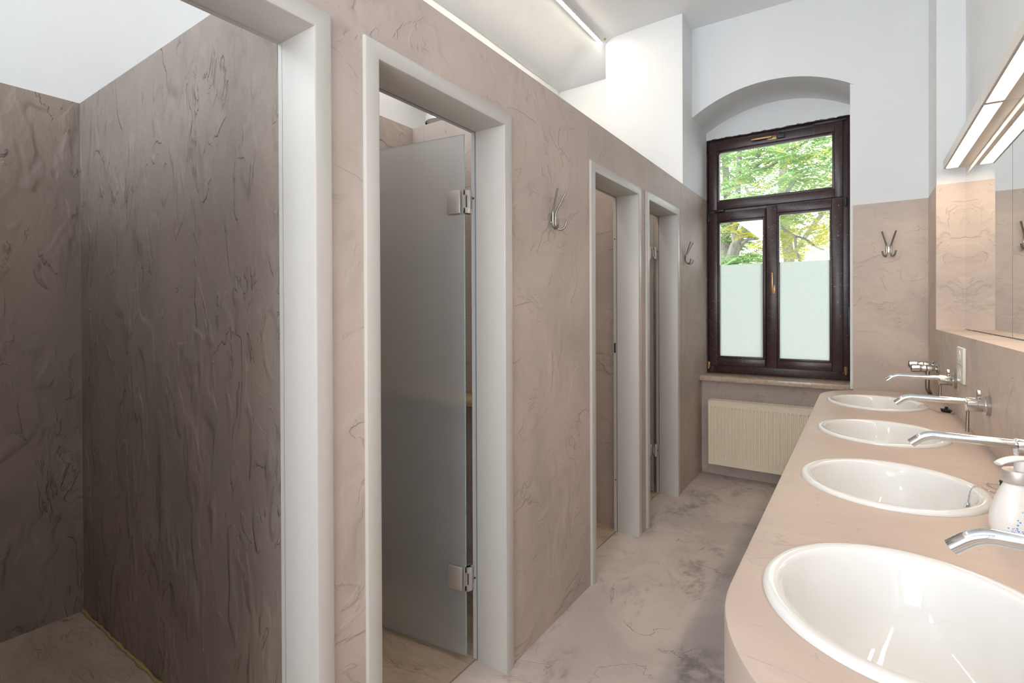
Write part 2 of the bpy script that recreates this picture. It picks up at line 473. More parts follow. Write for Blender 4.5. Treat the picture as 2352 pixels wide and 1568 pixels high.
# ceiling: flat, with a cove down towards the end wall and the shaft
b = NB(); nx, ny = 60, 90; grid = []
sst = lambda t: (lambda u: u*u*(3-2*u))(max(0, min(1, t)))
for i in range(nx+1):
    row = []
    for j in range(ny+1):
        x = -3.1 + 4.1*i/nx; yy = -2.0 + 6.75*j/ny
        d1 = sst((-1.80-x)/0.55); d2 = sst((yy-3.72)/0.46) if x < -1.70 else 0.0
        row.append(b.verts.new((x, yy, CZ - 0.19*max(d1, d2) + 0.012*math.sin(3*x+1.3*yy)*math.sin(2.1*yy))))
    grid.append(row)
for i in range(nx):
    for j in range(ny): b.faces.new((grid[i][j], grid[i][j+1], grid[i+1][j+1], grid[i+1][j]))
tag(obj('ceiling', b, M['ceiling'], angle=80), 'white painted ceiling with a cove over the stalls', kind='structure')

# ------------------------------------------------------------------ door frames and glass doors
def door(n, y0, y1, leaf, label):
    root = tag(empty('door_%d' % n, (XA, (y0+y1)/2, 0)), label, kind='structure')
    zi = FT-FW; i0, i1 = y0+FW, y1-FW
    fx = XA+0.012
    b = NB()
    # architrave and jamb lining as one mitred profile (x, distance in from the outer edge)
    xj = -1.228; r = 0.006
    prof = [(XA-0.03, 0.0), (fx-r, 0.0), (fx-r*0.3, r*0.3), (fx, r), (fx, FW-r), (fx-r*0.3, FW-r*0.3), (fx-r, FW), (xj, FW), (xj, FW-0.028), (XA-0.03, FW-0.028)]
    st = []
    for f in (lambda t: (y0+t, 0.0), lambda t: (y0+t, FT-t), lambda t: (y1-t, FT-t), lambda t: (y1-t, 0.0)):
        st.append([b.verts.new((x,)+f(t)) for x, t in prof])
    np_ = len(prof)
    for p, q in zip(st, st[1:]):
        for i in range(np_): b.faces.new((p[i], p[(i+1) % np_], q[(i+1) % np_], q[i]))
    b.faces.new(st[0]); b.faces.new(st[-1])
    if leaf is None:
        box(b, XI, xj+0.001, i0-0.025, i0, 0, zi); box(b, XI, xj+0.001, i1, i1+0.025, 0, zi); box(b, XI, xj+0.001, i0-0.02, i1+0.02, zi, zi+0.025)
        obj('frame', b, M['frame'], root)
        return root
    # stop strips behind the seal
    box(b, -1.252, xj-0.004, i0-0.03, i0-0.002, 0, zi+0.01)
    box(b, -1.252, xj-0.004, i1+0.002, i1+0.03, 0, zi+0.01)
    box(b, -1.252, xj-0.004, i0-0.02, i1+0.02, zi+0.002, zi+0.03)
    obj('frame', b, M['frame'], root)
    b = NB()
    box(b, xj-0.004, xj+0.0005, i0-0.01, i0+0.001, 0, zi); box(b, xj-0.004, xj+0.0005, i1-0.001, i1+0.01, 0, zi)
    box(b, xj-0.004, xj+0.0005, i0, i1, zi-0.001, zi+0.01)
    obj('seal', b, M['seal'], root)
    if leaf == 'strike':
        b = NB(); box(b, -1.2475, -1.2385, i1-0.0006, i1+0.004, 1.10, 1.16); obj('strike_slot', b, M['dark_hole'], root)
    if leaf in ('hinge', 'strike'):
        for zz in (1.798, 0.318):
            b = NB(); lathe(b, [(0.0035, -0.0008), (0.0035, 0.004)], (-1.2415, i1, zz), axis='y', n=14); obj('screw_hole', b, M['dark_hole'], root)
    if leaf == 'hinge':
        # glass leaf swung inwards about its hinges on the far jamb
        hy = i1-0.028; hx = -1.262
        ang = math.radians(187.8)
        ux, uy = math.cos(ang), math.sin(ang)
        px, py = -uy, ux                                           # normal of the leaf
        def P(s, t, z): return (hx+ux*s+px*t, hy+uy*s+py*t, z)
        def obox(bm, s0, s1, t0, t1, z0, z1, m=0, bev=0):
            k = len(bm.verts)
            box(bm, s0, s1, t0, t1, z0, z1, m, bev)
            bm.verts.ensure_lookup_table()
            for v in bm.verts[k:]:
                v.co = Vector(P(v.co.x, v.co.y, v.co.z))
        b = NB(); obox(b, 0, 0.585, -0.004, 0.004, 0.022, 2.042)
        b.faces.ensure_lookup_table()
        for f in b.faces:
            if f.calc_area() < 0.05: f.material_index = 1
        lf = obj('glass_leaf', b, [M['frosted'], M['edge']], root, smooth=False)
        lf['label'] = 'frosted glass shower door leaf standing open inwards'
        for zc in (1.782, 0.322):
            b = NB()
            obox(b, 0.012, 0.072, 0.005, 0.016, zc-0.045, zc+0.045, bev=0.0025)
            obox(b, 0.012, 0.072, -0.016, -0.005, zc-0.045, zc+0.045, bev=0.0025)
            cl = obj('clamp', b, M['alu'], lf)
            b = NB()
            obox(b, -0.022, 0.012, -0.014, -0.002, zc-0.045, zc+0.045, bev=0.002)
            box(b, -1.262, -1.246, i1-0.034, i1+0.001, zc-0.045, zc-0.024, bev=0.001)
            box(b, -1.262, -1.246, i1-0.034, i1+0.001, zc+0.024, zc+0.045, bev=0.001)
            box(b, -1.268, -1.254, i1-0.034, i1+0.004, zc-0.045, zc+0.045, bev=0.001)
            lathe(b, [(0.007, -0.024), (0.007, 0.024)], (-1.250, i1-0.012, zc), n=16)
            hg = obj('hinge', b, M['alu'], root)
            b = NB(); box(b, -1.2535, -1.2525, i1-0.030, i1-0.020, zc-0.022, zc+0.022)
            lathe(b, [(0.003, 0), (0.003, 0.001)], (-1.2535, i1-0.014, zc+0.036), axis='x', n=12)
            obj('slot', b, M['dark_hole'], hg)
    return root
door(1, *DOORS[0], None, 'white door frame of the nearest open shower, cropped at the top')
door(2, *DOORS[1], 'hinge', 'white door frame with a frosted glass leaf standing open')
door(3, *DOORS[2], 'strike', 'white door frame between the two wall hooks, latch side showing')
door(4, *DOORS[3], 'hinge', 'white door frame nearest the window')

# sealant bead along the foot of the near partition
b = NB()
pts = []
for i in range(60):
    t = i/59; pts.append((-2.92+1.66*t, 0.797+random.uniform(-0.004, 0.002), 0.004+random.uniform(0, 0.004)))
tube(b, pts, [0.006+random.uniform(-0.002, 0.004) for _ in pts], 7)
tag(obj('trim_1', b, M['sealant']), 'yellowed sealant bead along the foot of the shower partition', kind='structure')

# small plank shelf in the second shower
root = tag(empty('wooden_shelf', (-1.6, 1.895, 0.94)), 'pale pine shelf on the wall inside the frosted glass shower', 'shelf')
b = NB(); box(b, -1.90, -1.30, 1.761, 1.8935, 0.934, 0.966, bev=0.003); obj('board', b, M['shelf_wood'], root)
for xx in (-1.80, -1.42):
    b = NB(); box(b, xx-0.01, xx+0.01, 1.78, 1.8945, 0.918, 0.934); box(b, xx-0.01, xx+0.01, 1.885, 1.8945, 0.84, 0.92)
    obj('bracket', b, M['steel'], root)

# duct over the stalls
root = tag(empty('ventilation_duct', (-2.2995, 2.32, 2.80)), 'round shiny vent duct hanging over the frosted glass shower', 'duct')
b = NB(); lathe(b, [(0.10, 2.50), (0.104, 2.50), (0.104, 2.53), (0.10, 2.535), (0.10, 2.60)], (-2.10, 2.32, 0), n=40, cap0=False, cap1=False)
tube(b, arc_path([(-2.10, 2.32, 2.60), (-2.10, 2.32, 2.80), (-2.2995, 2.32, 2.80)], 0.12, 8), 0.10, 40); obj('pipe', b, M['duct'], root)
b = NB(); lathe(b, [(0.099, 2.512), (0.099, 2.516)], (-2.10, 2.32, 0), n=40); obj('grille', b, M['white'], root)

# small clips standing on top of the stall wall
for (x, y, lab) in ((-1.165, 1.245, 'tiny metal clip on the stall wall top, nearest the viewer'), (-1.165, 1.56, 'tiny metal clip on the stall wall top, above the frosted glass door'), (-1.165, 2.01, 'tiny metal clip on the stall wall top, closest to the chimney breast')):
    root = tag(empty('metal_clip', (x, y, ZT)), lab, 'clip', 'clips on top of the stall wall')
    b = NB(); box(b, x-0.012, x+0.012, y-0.012, y+0.012, ZT, ZT+0.003); box(b, x-0.002, x+0.002, y-0.012, y+0.012, ZT+0.002, ZT+0.022, bev=0.001); obj('bracket', b, M['chrome_dull'], root)
    b = NB(); lathe(b, [(0.004, -0.004), (0.005, -0.003), (0.005, 0.003), (0.004, 0.004)], (x+0.002, y, ZT+0.014), axis='x', n=12); obj('screw', b, M['black_metal'], root)

# ------------------------------------------------------------------ ceiling light
root = tag(empty('ceiling_light', (-1.745, 2.5, 3.57)), 'thin bright strip light fixed to the ceiling above the stalls', 'ceiling light')
b = NB(); box(b, -1.762, -1.757, 0.81, 3.875, 3.542, 3.592, bev=0.001); box(b, -1.735, -1.730, 0.81, 3.875, 3.542, 3.592, bev=0.001); box(b, -1.758, -1.734, 0.81, 3.875, 3.5535, 3.590); obj('housing', b, M['lamp_panel'], root)
b = NB(); box(b, -1.7565, -1.7355, 0.82, 3.868, 3.5385, 3.553); obj('diffuser', b, M['strip'], root)
b = NB(); box(b, -1.715, -1.700, 3.835, 3.85, 3.55, 3.575, bev=0.003); obj('end_clip', b, M['brass'], root)

# ------------------------------------------------------------------ mirror lamps
LAMPS = [(2.580, 3.642, 'warm lit lamp panel over the mirror, the one at the window end'),
         (1.512, 2.574, 'warm lit lamp panel over the mirror, second from the window and running out of frame'),
         (0.444, 1.506, 'warm lit lamp panel over the nearest mirror, outside the frame')]
for y0, y1, lab in LAMPS:
    root = tag(empty('mirror_lamp', (XM, (y0+y1)/2, 2.126)), lab, 'lamp', 'lamp panels in a row above the mirrors')
    b = NB()
    x0, x1, t0, t1 = 0.378, XM-0.0005, 0.388, 0.437
    box(b, x0, t0, y0, y1, 2.126, 2.172, bev=0.001, seg=1)
    box(b, t1, x1, y0, y1, 2.126, 2.172, bev=0.001, seg=1)
    box(b, t0, t1, y0, y1, 2.134, 2.172)
    box(b, t0, t1, y0, y0+0.010, 2.126, 2.134, bev=0.0005, seg=1); box(b, t0, t1, y1-0.012, y1, 2.126, 2.134)
    obj('housing', b, M['lamp_panel'], root)
    b = NB(); box(b, t0+0.0005, t1-0.0005, y0+0.0105, y1-0.0125, 2.128, 2.1335); obj('diffuser', b, M['lamp'], root)

# mirrors
for y0, y1, lab in ((2.687, 3.745, 'frameless wall mirror at the window end of the niche'),
                    (1.626, 2.684, 'frameless wall mirror second from the window, cut by the frame edge')):
    root = tag(empty('wall_mirror', (XM, (y0+y1)/2, 1.248)), lab, 'mirror', 'mirrors in a row above the basins')
    b = NB(); box(b, XM-0.0045, XM-0.0041, y0+0.001, y1-0.001, 1.250, 2.092); obj('mirror_face', b, M['mirror'], root, smooth=False)
    b = NB(); box(b, XM-0.0040, XM-0.0003, y0, y1, 1.248, 2.094); obj('backing', b, M['black_metal'], root, smooth=False)

# ------------------------------------------------------------------ basin counter
SINKS = [1.004, 1.699, 2.389, 3.131]; SX, SA, SB = 0.065, 0.207, 0.222
out = [(XB-0.0005, 0.55)]
for i in range(19):
    a = -PI/2 - (PI/2)*i/18; out.append((0.194+0.38*math.cos(a), 0.93+0.38*math.sin(a)))
for i in range(17):
    a = PI - (PI/2)*i/16; out.append((0.134+0.32*math.cos(a), 3.30+0.32*math.sin(a)))
out.append((XB-0.0005, 3.62))
b = NB()
def inset(pts, d):
    res = []
    for (x, y) in pts:
        # push the free outline inwards; the wall side keeps its x
        if x > XB-0.01: res.append((x, y + (d if y < 1 else -d))); continue
        if y < 0.93: cx0, cy0 = 0.194, 0.93
        elif y > 3.30: cx0, cy0 = 0.134, 3.30
        else: cx0, cy0 = x+1, y
        v = Vector((x-cx0, y-cy0)); v = v*(1-d/v.length); res.append((cx0+v.x, cy0+v.y))
    return res
levels = [(0.005, ZK), (0.0015, ZK-0.0015), (0.0, ZK-0.005), (0.0, 0.0)]
rings = [[b.verts.new((x, y, z)) for x, y in inset(out, d)] for d, z in levels]
N = len(out)
for r0, r1 in zip(rings, rings[1:]):
    for i in range(N): b.faces.new((r0[i], r0[(i+1) % N], r1[(i+1) % N], r1[i]))
edges = [b.edges.get((rings[0][i], rings[0][(i+1) % N])) for i in range(N)]
for sy in SINKS:
    hv = [b.verts.new((SX+(SA-0.016)*math.cos(2*PI*k/48), sy+(SB-0.016)*math.sin(2*PI*k/48), ZK)) for k in range(48)]
    for k in range(48): edges.append(b.edges.new((hv[k], hv[(k+1) % 48])))
    lo = [b.verts.new((v.co.x, v.co.y, ZK-0.03)) for v in hv]
    for k in range(48): b.faces.new((hv[k], hv[(k+1) % 48], lo[(k+1) % 48], lo[k]))
bmesh.ops.triangle_fill(b, use_beauty=True, use_dissolve=False, edges=edges)
tag(obj('basin_counter', b, M['counter']), 'long beige plastered counter with rounded ends holding four round basins', 'counter')

# basins
PROF = [(0.0, 0.0002), (0.0, 0.003), (0.0015, 0.0065), (0.005, 0.0095), (0.010, 0.0105), (0.022, 0.0095), (0.027, 0.007), (0.031, 0.001), (0.036, -0.014),
        (0.046, -0.045), (0.062, -0.082), (0.085, -0.112), (0.115, -0.130), (0.150, -0.139), (0.185, -0.142)]
sink_labels = ['white oval basin nearest the viewer, cut by the bottom frame edge', 'white oval basin beside the soap dispenser, with a chain inside its rim',
               'white oval basin third from the viewer, without a plug', 'white oval basin farthest from the viewer, closest to the radiator']
def make_basin():
    root = empty('wash_basin', (SX, SINKS[0], ZK)); b = NB(); n = 72; rr = []
    for d, z in PROF:
        rr.append([b.verts.new(((SA-d)*math.cos(2*PI*k/n), (SB-d)*math.sin(2*PI*k/n), z)) for k in range(n)])
    for p, q in zip(rr, rr[1:]):
        for k in range(n): b.faces.new((p[k], p[(k+1) % n], q[(k+1) % n], q[k]))
    obj('bowl', b, M['ceramic'], root, local=True, angle=60)
    b = NB(); lathe(b, [(0.030, -0.1415), (0.029, -0.139), (0.022, -0.139), (0.018, -0.143), (0.0, -0.143)], n=28, cap0=False, cap1=False)
    obj('drain', b, M['chrome'], root, local=True)
    b = NB(); lathe(b, [(0.0, 0.0), (0.011, 0.0), (0.012, 0.002), (0.010, 0.004), (0.004, 0.0045), (0.0, 0.0045)], (0, 0, 0), axis='x', n=20, cap0=False, cap1=False)
    bmesh.ops.rotate(b, cent=(0, 0, 0), matrix=Matrix.Rotation(math.radians(200), 3, 'Y'), verts=b.verts)
    bmesh.ops.translate(b, verts=b.verts, vec=(SA-0.046, 0.03, -0.035))
    obj('overflow_fitting', b, M['chrome'], root, local=True)
    return root
basin0 = make_basin()
for i, sy in enumerate(SINKS):
    o = basin0 if i == 0 else copy_tree(basin0)
    o.location = (SX, sy, ZK)
    tag(o, sink_labels[i], 'basin', 'round basins set into the counter')

# ------------------------------------------------------------------ taps
tap_labels = ['chrome wall tap over the nearest basin, only its spout in view', 'chrome wall tap behind the soap dispenser, its body cut by the frame edge',
              'chrome wall tap over the third basin, with its whole body and lever in view', 'chrome wall tap over the basin nearest the radiator']
def make_tap():
    root = empty('wall_tap', (XB, 0.95, 1.036))
    X = lambda x: x-XB
    b = NB(); lathe(b, [(0.0325, X(XB-0.0005)), (0.033, X(XB-0.011)), (0.0315, X(XB-0.0125)), (0.024, X(XB-0.0125))], axis='x', n=40); obj('flange', b, M['chrome_dull'], root, local=True)
    b = NB(); lathe(b, [(0.0235, X(0.347)), (0.0235, X(0.327)), (0.0225, X(0.3265)), (0.0225, X(0.3255)), (0.0240, X(0.325)), (0.0240, X(0.300)), (0.0225, X(0.298)), (0.0, X(0.2975))], axis='x', n=40, cap1=False)
    obj('body', b, M['chrome'], root, local=True)
    path = arc_path([(X(0.315), 0, 0.009), (X(0.136), 0, 0.010), (X(0.107), 0, -0.016)], 0.022, 9)
    b = NB(); tube(b, path, 0.0108, 24)
    obj('spout', b, M['chrome'], root, local=True)
    b = NB()
    e = Vector(path[-1]); d = (Vector(path[-1])-Vector(path[-2])).normalized()
    tube(b, [e-d*0.001, e+d*0.0006], 0.0082, 20); obj('outlet', b, M['black_metal'], root, local=True)
    b = NB(); tube(b, [(X(0.3035), 0, -0.022), (X(0.3025), 0, -0.050), (X(0.3015), 0, -0.094)], [0.0045, 0.0050, 0.0058], 14); obj('lever', b, M['steel'], root, local=True)
    b = NB(); lathe(b, [(0.0125, X(0.335)), (0.0140, X(0.334)), (0.0140, X(0.327)), (0.0125, X(0.326))], (0, 0, 0.037), axis='x', n=28)
    tube(b, [(X(0.3305), 0, 0.020), (X(0.3305), 0, 0.030)], 0.005, 12)
    obj('knob', b, M['chrome_dull'], root, local=True)
    return root
tap0 = make_tap()
for i, ty in enumerate((0.95, 1.635, 2.304, 3.022)):
    o = tap0 if i == 0 else copy_tree(tap0)
    o.location = (XB, ty, 1.036); tag(o, tap_labels[i], 'tap', 'chrome taps on the basin wall')

# two stop valves on the wall past the counter
def make_valve():
    root = empty('stop_valve', (XB, 3.62, 1.03)); X = lambda x: x-XB
    b = NB(); lathe(b, [(0.027, X(XB-0.0005)), (0.027, X(0.350)), (0.020, X(0.344)), (0.013, X(0.343))], axis='x', n=28); obj('flange', b, M['chrome'], root, local=True)
    b = NB(); lathe(b, [(0.012, X(0.345)), (0.014, X(0.330)), (0.018, X(0.328)), (0.018, X(0.308)), (0.014, X(0.306))], axis='x', n=8); obj('hex_body', b, M['chrome'], root, local=True, angle=20)
    b = NB(); lathe(b, [(0.014, X(0.306)), (0.020, X(0.300)), (0.020, X(0.285)), (0.016, X(0.281)), (0.021, X(0.274)), (0.022, X(0.240)), (0.017, X(0.234)), (0.0, X(0.233))], axis='x', n=24, cap1=False); obj('handle', b, M['chrome'], root, local=True)
    return root
va = make_valve(); tag(va, 'chrome stop valve with a round handle, directly above the drop pipe', 'valve', 'stop valves beside the window wall')
b = NB(); tube(b, arc_path([(-0.048, 0, -0.012), (-0.050, 0, -0.115), (-0.036, 0.02, -0.135), (-0.034, 0.025, -0.40), (-0.034, 0.025, -0.60)], 0.02, 5), 0.0105, 14); obj('drop_pipe', b, M['steel'], va, local=True)
vb = copy_tree(va)
for ch in list(vb.children):
    if ch.name.startswith('drop_pipe'): bpy.data.objects.remove(ch)
vb.location = (XB, 3.79, 1.037); tag(vb, 'chrome stop valve with a round handle, the one closer to the window wall', 'valve', 'stop valves beside the window wall')

# ------------------------------------------------------------------ plugs with chains
def bead_chain(bm, pts, step=0.0042, r=0.0017):
    pts = [Vector(p) for p in pts]; acc = 0.0
    for a, c in zip(pts, pts[1:]):
        L = (c-a).length; s = acc
        while s < L:
            p = a + (c-a)*(s/L)
            bmesh.ops.create_icosphere(bm, subdivisions=1, radius=r, matrix=Matrix.Translation(p)); s += step
        acc = s-L
    tube(bm, pts, r*0.35, 6)
def spline(pts, n=10):
    pts = [Vector(p) for p in pts]; P = [pts[0]]+pts+[pts[-1]]; o = []
    for i in range(1, len(P)-2):
        for k in range(n):
            t = k/n; a, b_, c, d = P[i-1], P[i], P[i+1], P[i+2]
            o.append(0.5*((2*b_)+(c-a)*t+(2*a-5*b_+4*c-d)*t*t+(3*b_-a-3*c+d)*t**3))
    o.append(pts[-1]); return o
def plug(loc, sy, tilt, chain, label):
    root = tag(empty('basin_plug', loc), label, 'plug', 'plugs on chains lying on the counter')
    b = NB(); lathe(b, [(0.017, 0.0), (0.0195, 0.009), (0.021, 0.010), (0.021, 0.0125), (0.010, 0.0135), (0.006, 0.016), (0.007, 0.022), (0.004, 0.025), (0.0, 0.025)], n=28, cap1=False)
    bmesh.ops.rotate(b, cent=(0, 0, 0), matrix=Matrix.Rotation(tilt, 3, 'Y'), verts=b.verts)
    dz = -min(v.co.z for v in b.verts); bmesh.ops.translate(b, verts=b.verts, vec=(0, 0, dz+0.0005))
    obj('stopper', b, M['black'], root, local=True)
    b = NB(); bead_chain(b, spline(chain)); obj('chain', b, M['chrome_dull'], root)
zc = ZK+0.003
s4, s2 = SINKS[3], SINKS[1]
plug((0.322, 3.02, ZK), 0, 0.12, [(0.226, s4+0.02, ZK-0.03), (0.238, s4-0.005, ZK+0.006), (0.258, s4-0.03, ZK+0.0135), (0.272, 3.085, zc), (0.296, 3.005, zc), (0.318, 2.985, zc), (0.345, 3.00, zc), (0.340, 3.03, ZK+0.012), (0.325, 3.022, ZK+0.027)],
     'black rubber plug on a bead chain beside the basin nearest the radiator')
plug((0.318, 1.815, ZK), 0, 0.25, [(0.226, s2+0.03, ZK-0.035), (0.236, s2+0.05, ZK+0.004), (0.252, s2+0.065, ZK+0.0135), (0.272, s2+0.07, zc+0.001), (0.290, s2+0.06, zc), (0.306, s2+0.07, zc), (0.280, s2+0.135, zc), (0.296, s2+0.15, zc), (0.330, s2+0.155, zc), (0.336, s2+0.125, ZK+0.02), (0.326, s2+0.116, ZK+0.027)],
     'black rubber plug on a bead chain behind the soap dispenser')

# ------------------------------------------------------------------ soap dispenser
root = empty('soap_dispenser', (0.277, 1.466, ZK), yaw); tag(root, 'white pump soap dispenser with blue dots and a silver collar', 'soap dispenser')
BP = [(0.0, 0.0006), (0.046, 0.0006), (0.054, 0.004), (0.0565, 0.014), (0.0575, 0.030), (0.056, 0.045), (0.0515, 0.062), (0.045, 0.080), (0.038, 0.096), (0.032, 0.108), (0.029, 0.112)]
b = NB(); lathe(b, BP, n=56, sy=0.72, cap0=False); obj('bottle', b, M['pump_plastic'], root, local=True, angle=60)
b = NB(); lathe(b, [(0.033, 0.111), (0.034, 0.113), (0.034, 0.134), (0.033, 0.136), (0.026, 0.1365), (0.022, 0.135)], n=48, sy=0.80); obj('collar', b, M['alu'], root, local=True)
b = NB(); lathe(b, [(0.0125, 0.135), (0.0120, 0.150), (0.0115, 0.156)], n=28)
tube(b, spline([(-0.050, 0, 0.1500), (-0.036, 0, 0.1560), (-0.012, 0, 0.1600), (0.014, 0, 0.1590), (0.034, 0, 0.1560), (0.046, 0, 0.1550)], 6), [0.0055+0.0065*math.sin(PI*min(1, (0.15+i/31*0.8))) for i in range(31)], 16, flat=0.42)
obj('pump', b, M['pump_plastic'], root, local=True, angle=60)
def bottle_r(z):
    for (r0, z0), (r1, z1) in zip(BP, BP[1:]):
        if z0 <= z <= z1 and z1 > z0: return r0+(r1-r0)*(z-z0)/(z1-z0)
    return 0.05
dots = {'blue': [], 'teal': [], 'violet': []}
rd = random.Random(3)
for k in range(46):
    a = math.radians(-90 + rd.gauss(-28, 16)); z = 0.012+abs(rd.gauss(0, 0.012)); r = rd.uniform(0.0008, 0.0019)
    dots['violet' if z < 0.018 and rd.random() < .6 else 'blue'].append((a, z, r))
for a, z, r, c in ((-128, .040, .0016, 'blue'), (-120, .048, .0022, 'blue'), (-112, .056, .0019, 'teal'), (-118, .064, .0016, 'teal'), (-106, .067, .0022, 'teal'), (-98, .069, .0017, 'teal'), (-113, .076, .0012, 'teal'), (-124, .060, .0014, 'teal'), (-132, .034, .0018, 'blue'), (-110, .031, .0012, 'violet')):
    dots[c].append((math.radians(a), z, r))
b = NB(); mats = [plain('blue_print', (0.13, 0.30, 0.75, 1), 0.4), plain('teal_print', (0.25, 0.60, 0.62, 1), 0.4), plain('violet_print', (0.28, 0.22, 0.70, 1), 0.4)]
for mi, c in enumerate(('blue', 'teal', 'violet')):
    for a, z, r in dots[c]:
        rb = bottle_r(z)
        ctr = Vector((rb*math.cos(a), rb*0.72*math.sin(a), z)); nrm = Vector((math.cos(a)/1, math.sin(a)/0.72, 0.25)).normalized()
        t1 = nrm.cross(Vector((0, 0, 1))).normalized(); t2 = nrm.cross(t1)
        vs = [b.verts.new(ctr+nrm*0.0005+(t1*math.cos(2*PI*k/10)+t2*math.sin(2*PI*k/10))*r) for k in range(10)]
        b.faces.new(vs).material_index = mi
obj('dot_print', b, mats, root, local=True, smooth=False)['kind'] = 'stuff'

# ------------------------------------------------------------------ socket
root = tag(empty('power_socket', (XB, 2.82, 1.05)), 'ivory double power socket on the plaster wall below the mirror', 'socket')
b = NB(); box(b, XB-0.012, XB-0.0003, 2.748, 2.905, 1.050, 1.199, bev=0.004, seg=3); obj('cover_plate', b, M['plastic_white'], root)
for zc_ in (1.163, 1.088):
    b = NB(); lathe(b, [(0.0, -0.0006), (0.020, -0.0006), (0.0215, -0.0026), (0.0225, -0.0026), (0.0225, 0.001)], (XB-0.012, 2.826, zc_), axis='x', n=32, cap0=False, cap1=False)
    ins = obj('socket_insert', b, M['plastic_white'], root)
    b = NB()
    for dy in (-0.0095, 0.0095): lathe(b, [(0.0028, -0.0012), (0.0028, 0.001)], (XB-0.012, 2.826+dy, zc_), axis='x', n=12)
    box(b, XB-0.0134, XB-0.012, 2.8225, 2.8295, zc_+0.0155, zc_+0.0195); box(b, XB-0.0134, XB-0.012, 2.8225, 2.8295, zc_-0.0195, zc_-0.0155)
    obj('contact', b, M['brass'], ins)
b = NB(); box(b, XB-0.0123, XB-0.0115, 2.752, 2.901, 1.1245, 1.1258); obj('joint', b, M['rad_dark'], root)

# ------------------------------------------------------------------ coat hooks
def make_hook():
    root = empty('coat_hook')
    b = NB(); box(b, -0.013, 0.013, -0.004, -0.0003, -0.022, 0.022, bev=0.0015)
    lathe(b, [(0.019, -0.0002), (0.019, -0.0028), (0.017, -0.004)], (0, 0, 0), axis='y', n=24); obj('plate', b, M['steel'], root, local=True)
    for s in (-1, 1):
        b = NB()
        tube(b, arc_path([(s*0.037, -0.050, 0.116), (s*0.0115, -0.012, 0.026), (s*0.0115, -0.010, -0.030), (s*0.0155, -0.026, -0.050), (s*0.030, -0.045, -0.042), (s*0.036, -0.052, -0.012)], 0.012, 6), 0.0049, 14)
        obj('prong', b, M['steel'], root, local=True)
    for zz in (-0.015, 0.015):
        b = NB(); lathe(b, [(0.003, -0.0035), (0.003, -0.0052)], (0, 0, zz), axis='y', n=12); obj('screw', b, M['steel'], root, local=True)
    return root
hk = make_hook()
hk.location = (XA, 1.917, 1.758); hk.rotation_euler = (0, 0, PI/2); tag(hk, 'steel double coat hook on the stall wall beside the frosted glass door', 'coat hook', 'coat hooks on the plaster walls')
for loc, rz, lab in (((XA, 3.955, 1.758), PI/2, 'steel double coat hook on the stall wall next to the window'), ((0.156, D, 1.752), 0, 'steel double coat hook on the plaster right of the window')):
    o = copy_tree(hk); o.location = loc; o.rotation_euler = (0, 0, rz); tag(o, lab, 'coat hook', 'coat hooks on the plaster walls')

# ------------------------------------------------------------------ window
win = tag(empty('window_1', (-0.58, W, 0.82)), 'dark brown wooden window with frosted lower panes', kind='structure')
def bars(bm, x0, x1, z0, z1, g0, g1, h0, h1, y0, y1, bev=0.004):
    box(bm, x0, g0, y0, y1, z0, z1, bev=bev); box(bm, g1, x1, y0, y1, z0, z1, bev=bev)
    box(bm, g0-0.0005, g1+0.0005, y0+0.0004, y1, z0, h0, bev=bev); box(bm, g0-0.0005, g1+0.0005, y0+0.0004, y1, h1, z1, bev=bev)
b = NB()
bars(b, -1.096, -0.058, 0.814, 2.830, -1.045, -0.130, 0.91, 2.77, 4.628, 4.70)
box(b, -0.665, -0.595, 4.645, 4.672, 0.89, 2.19)
box(b, -1.08, -0.09, 4.630, 4.70, 2.17, 2.25)
# bead of cracked dark sealant around the frame
for (p0, p1) in (((-1.097, 4.618, 0.82), (-1.097, 4.618, 2.83)), ((-1.097, 4.614, 2.826), (-0.058, 4.614, 2.826)), ((-0.060, 4.618, 0.82), (-0.060, 4.618, 2.83))):
    k = 60; pp = [Vector(p0).lerp(Vector(p1), i/k)+Vector((random.uniform(-.002, .002), 0, random.uniform(-.003, .003))) for i in range(k+1)]
    tube(b, pp, [0.006+random.uniform(-.0015, .003) for _ in pp], 6)
obj('frame', b, M['brown'], win)
SASH = {'top': (-1.079, -0.106, 2.217, 2.795, -0.997, -0.176, 2.302, 2.706, 4.606),
        'left': (-1.073, -0.635, 0.885, 2.196, -0.995, -0.659, 0.966, 2.106, 4.610),
        'right': (-0.630, -0.105, 0.884, 2.206, -0.537, -0.193, 0.965, 2.125, 4.602)}
handles = {}
for k, (x0, x1, z0, z1, g0, g1, h0, h1, yf) in SASH.items():
    b = NB(); bars(b, x0, x1, z0, z1, g0-0.016, g1+0.016, h0-0.016, h1+0.016, yf, 4.668)
    bars(b, g0-0.018, g1+0.018, h0-0.018, h1+0.018, g0, g1, h0, h1, yf+0.009, 4.66, 0.003)
    s = obj('sash', b, M['brown'], win)
    b = NB(); box(b, g0-0.004, g1+0.004, 4.640, 4.644, h0-0.004, h1+0.004); obj('glass', b, M['glass'], s, smooth=False)
    if k != 'top':
        b = NB(); box(b, g0-0.003, g1+0.003, 4.6385, 4.6395, h0-0.003, 1.745); obj('film', b, M['film'], s, smooth=False)['label'] = 'frosted privacy film'
    handles[k] = s
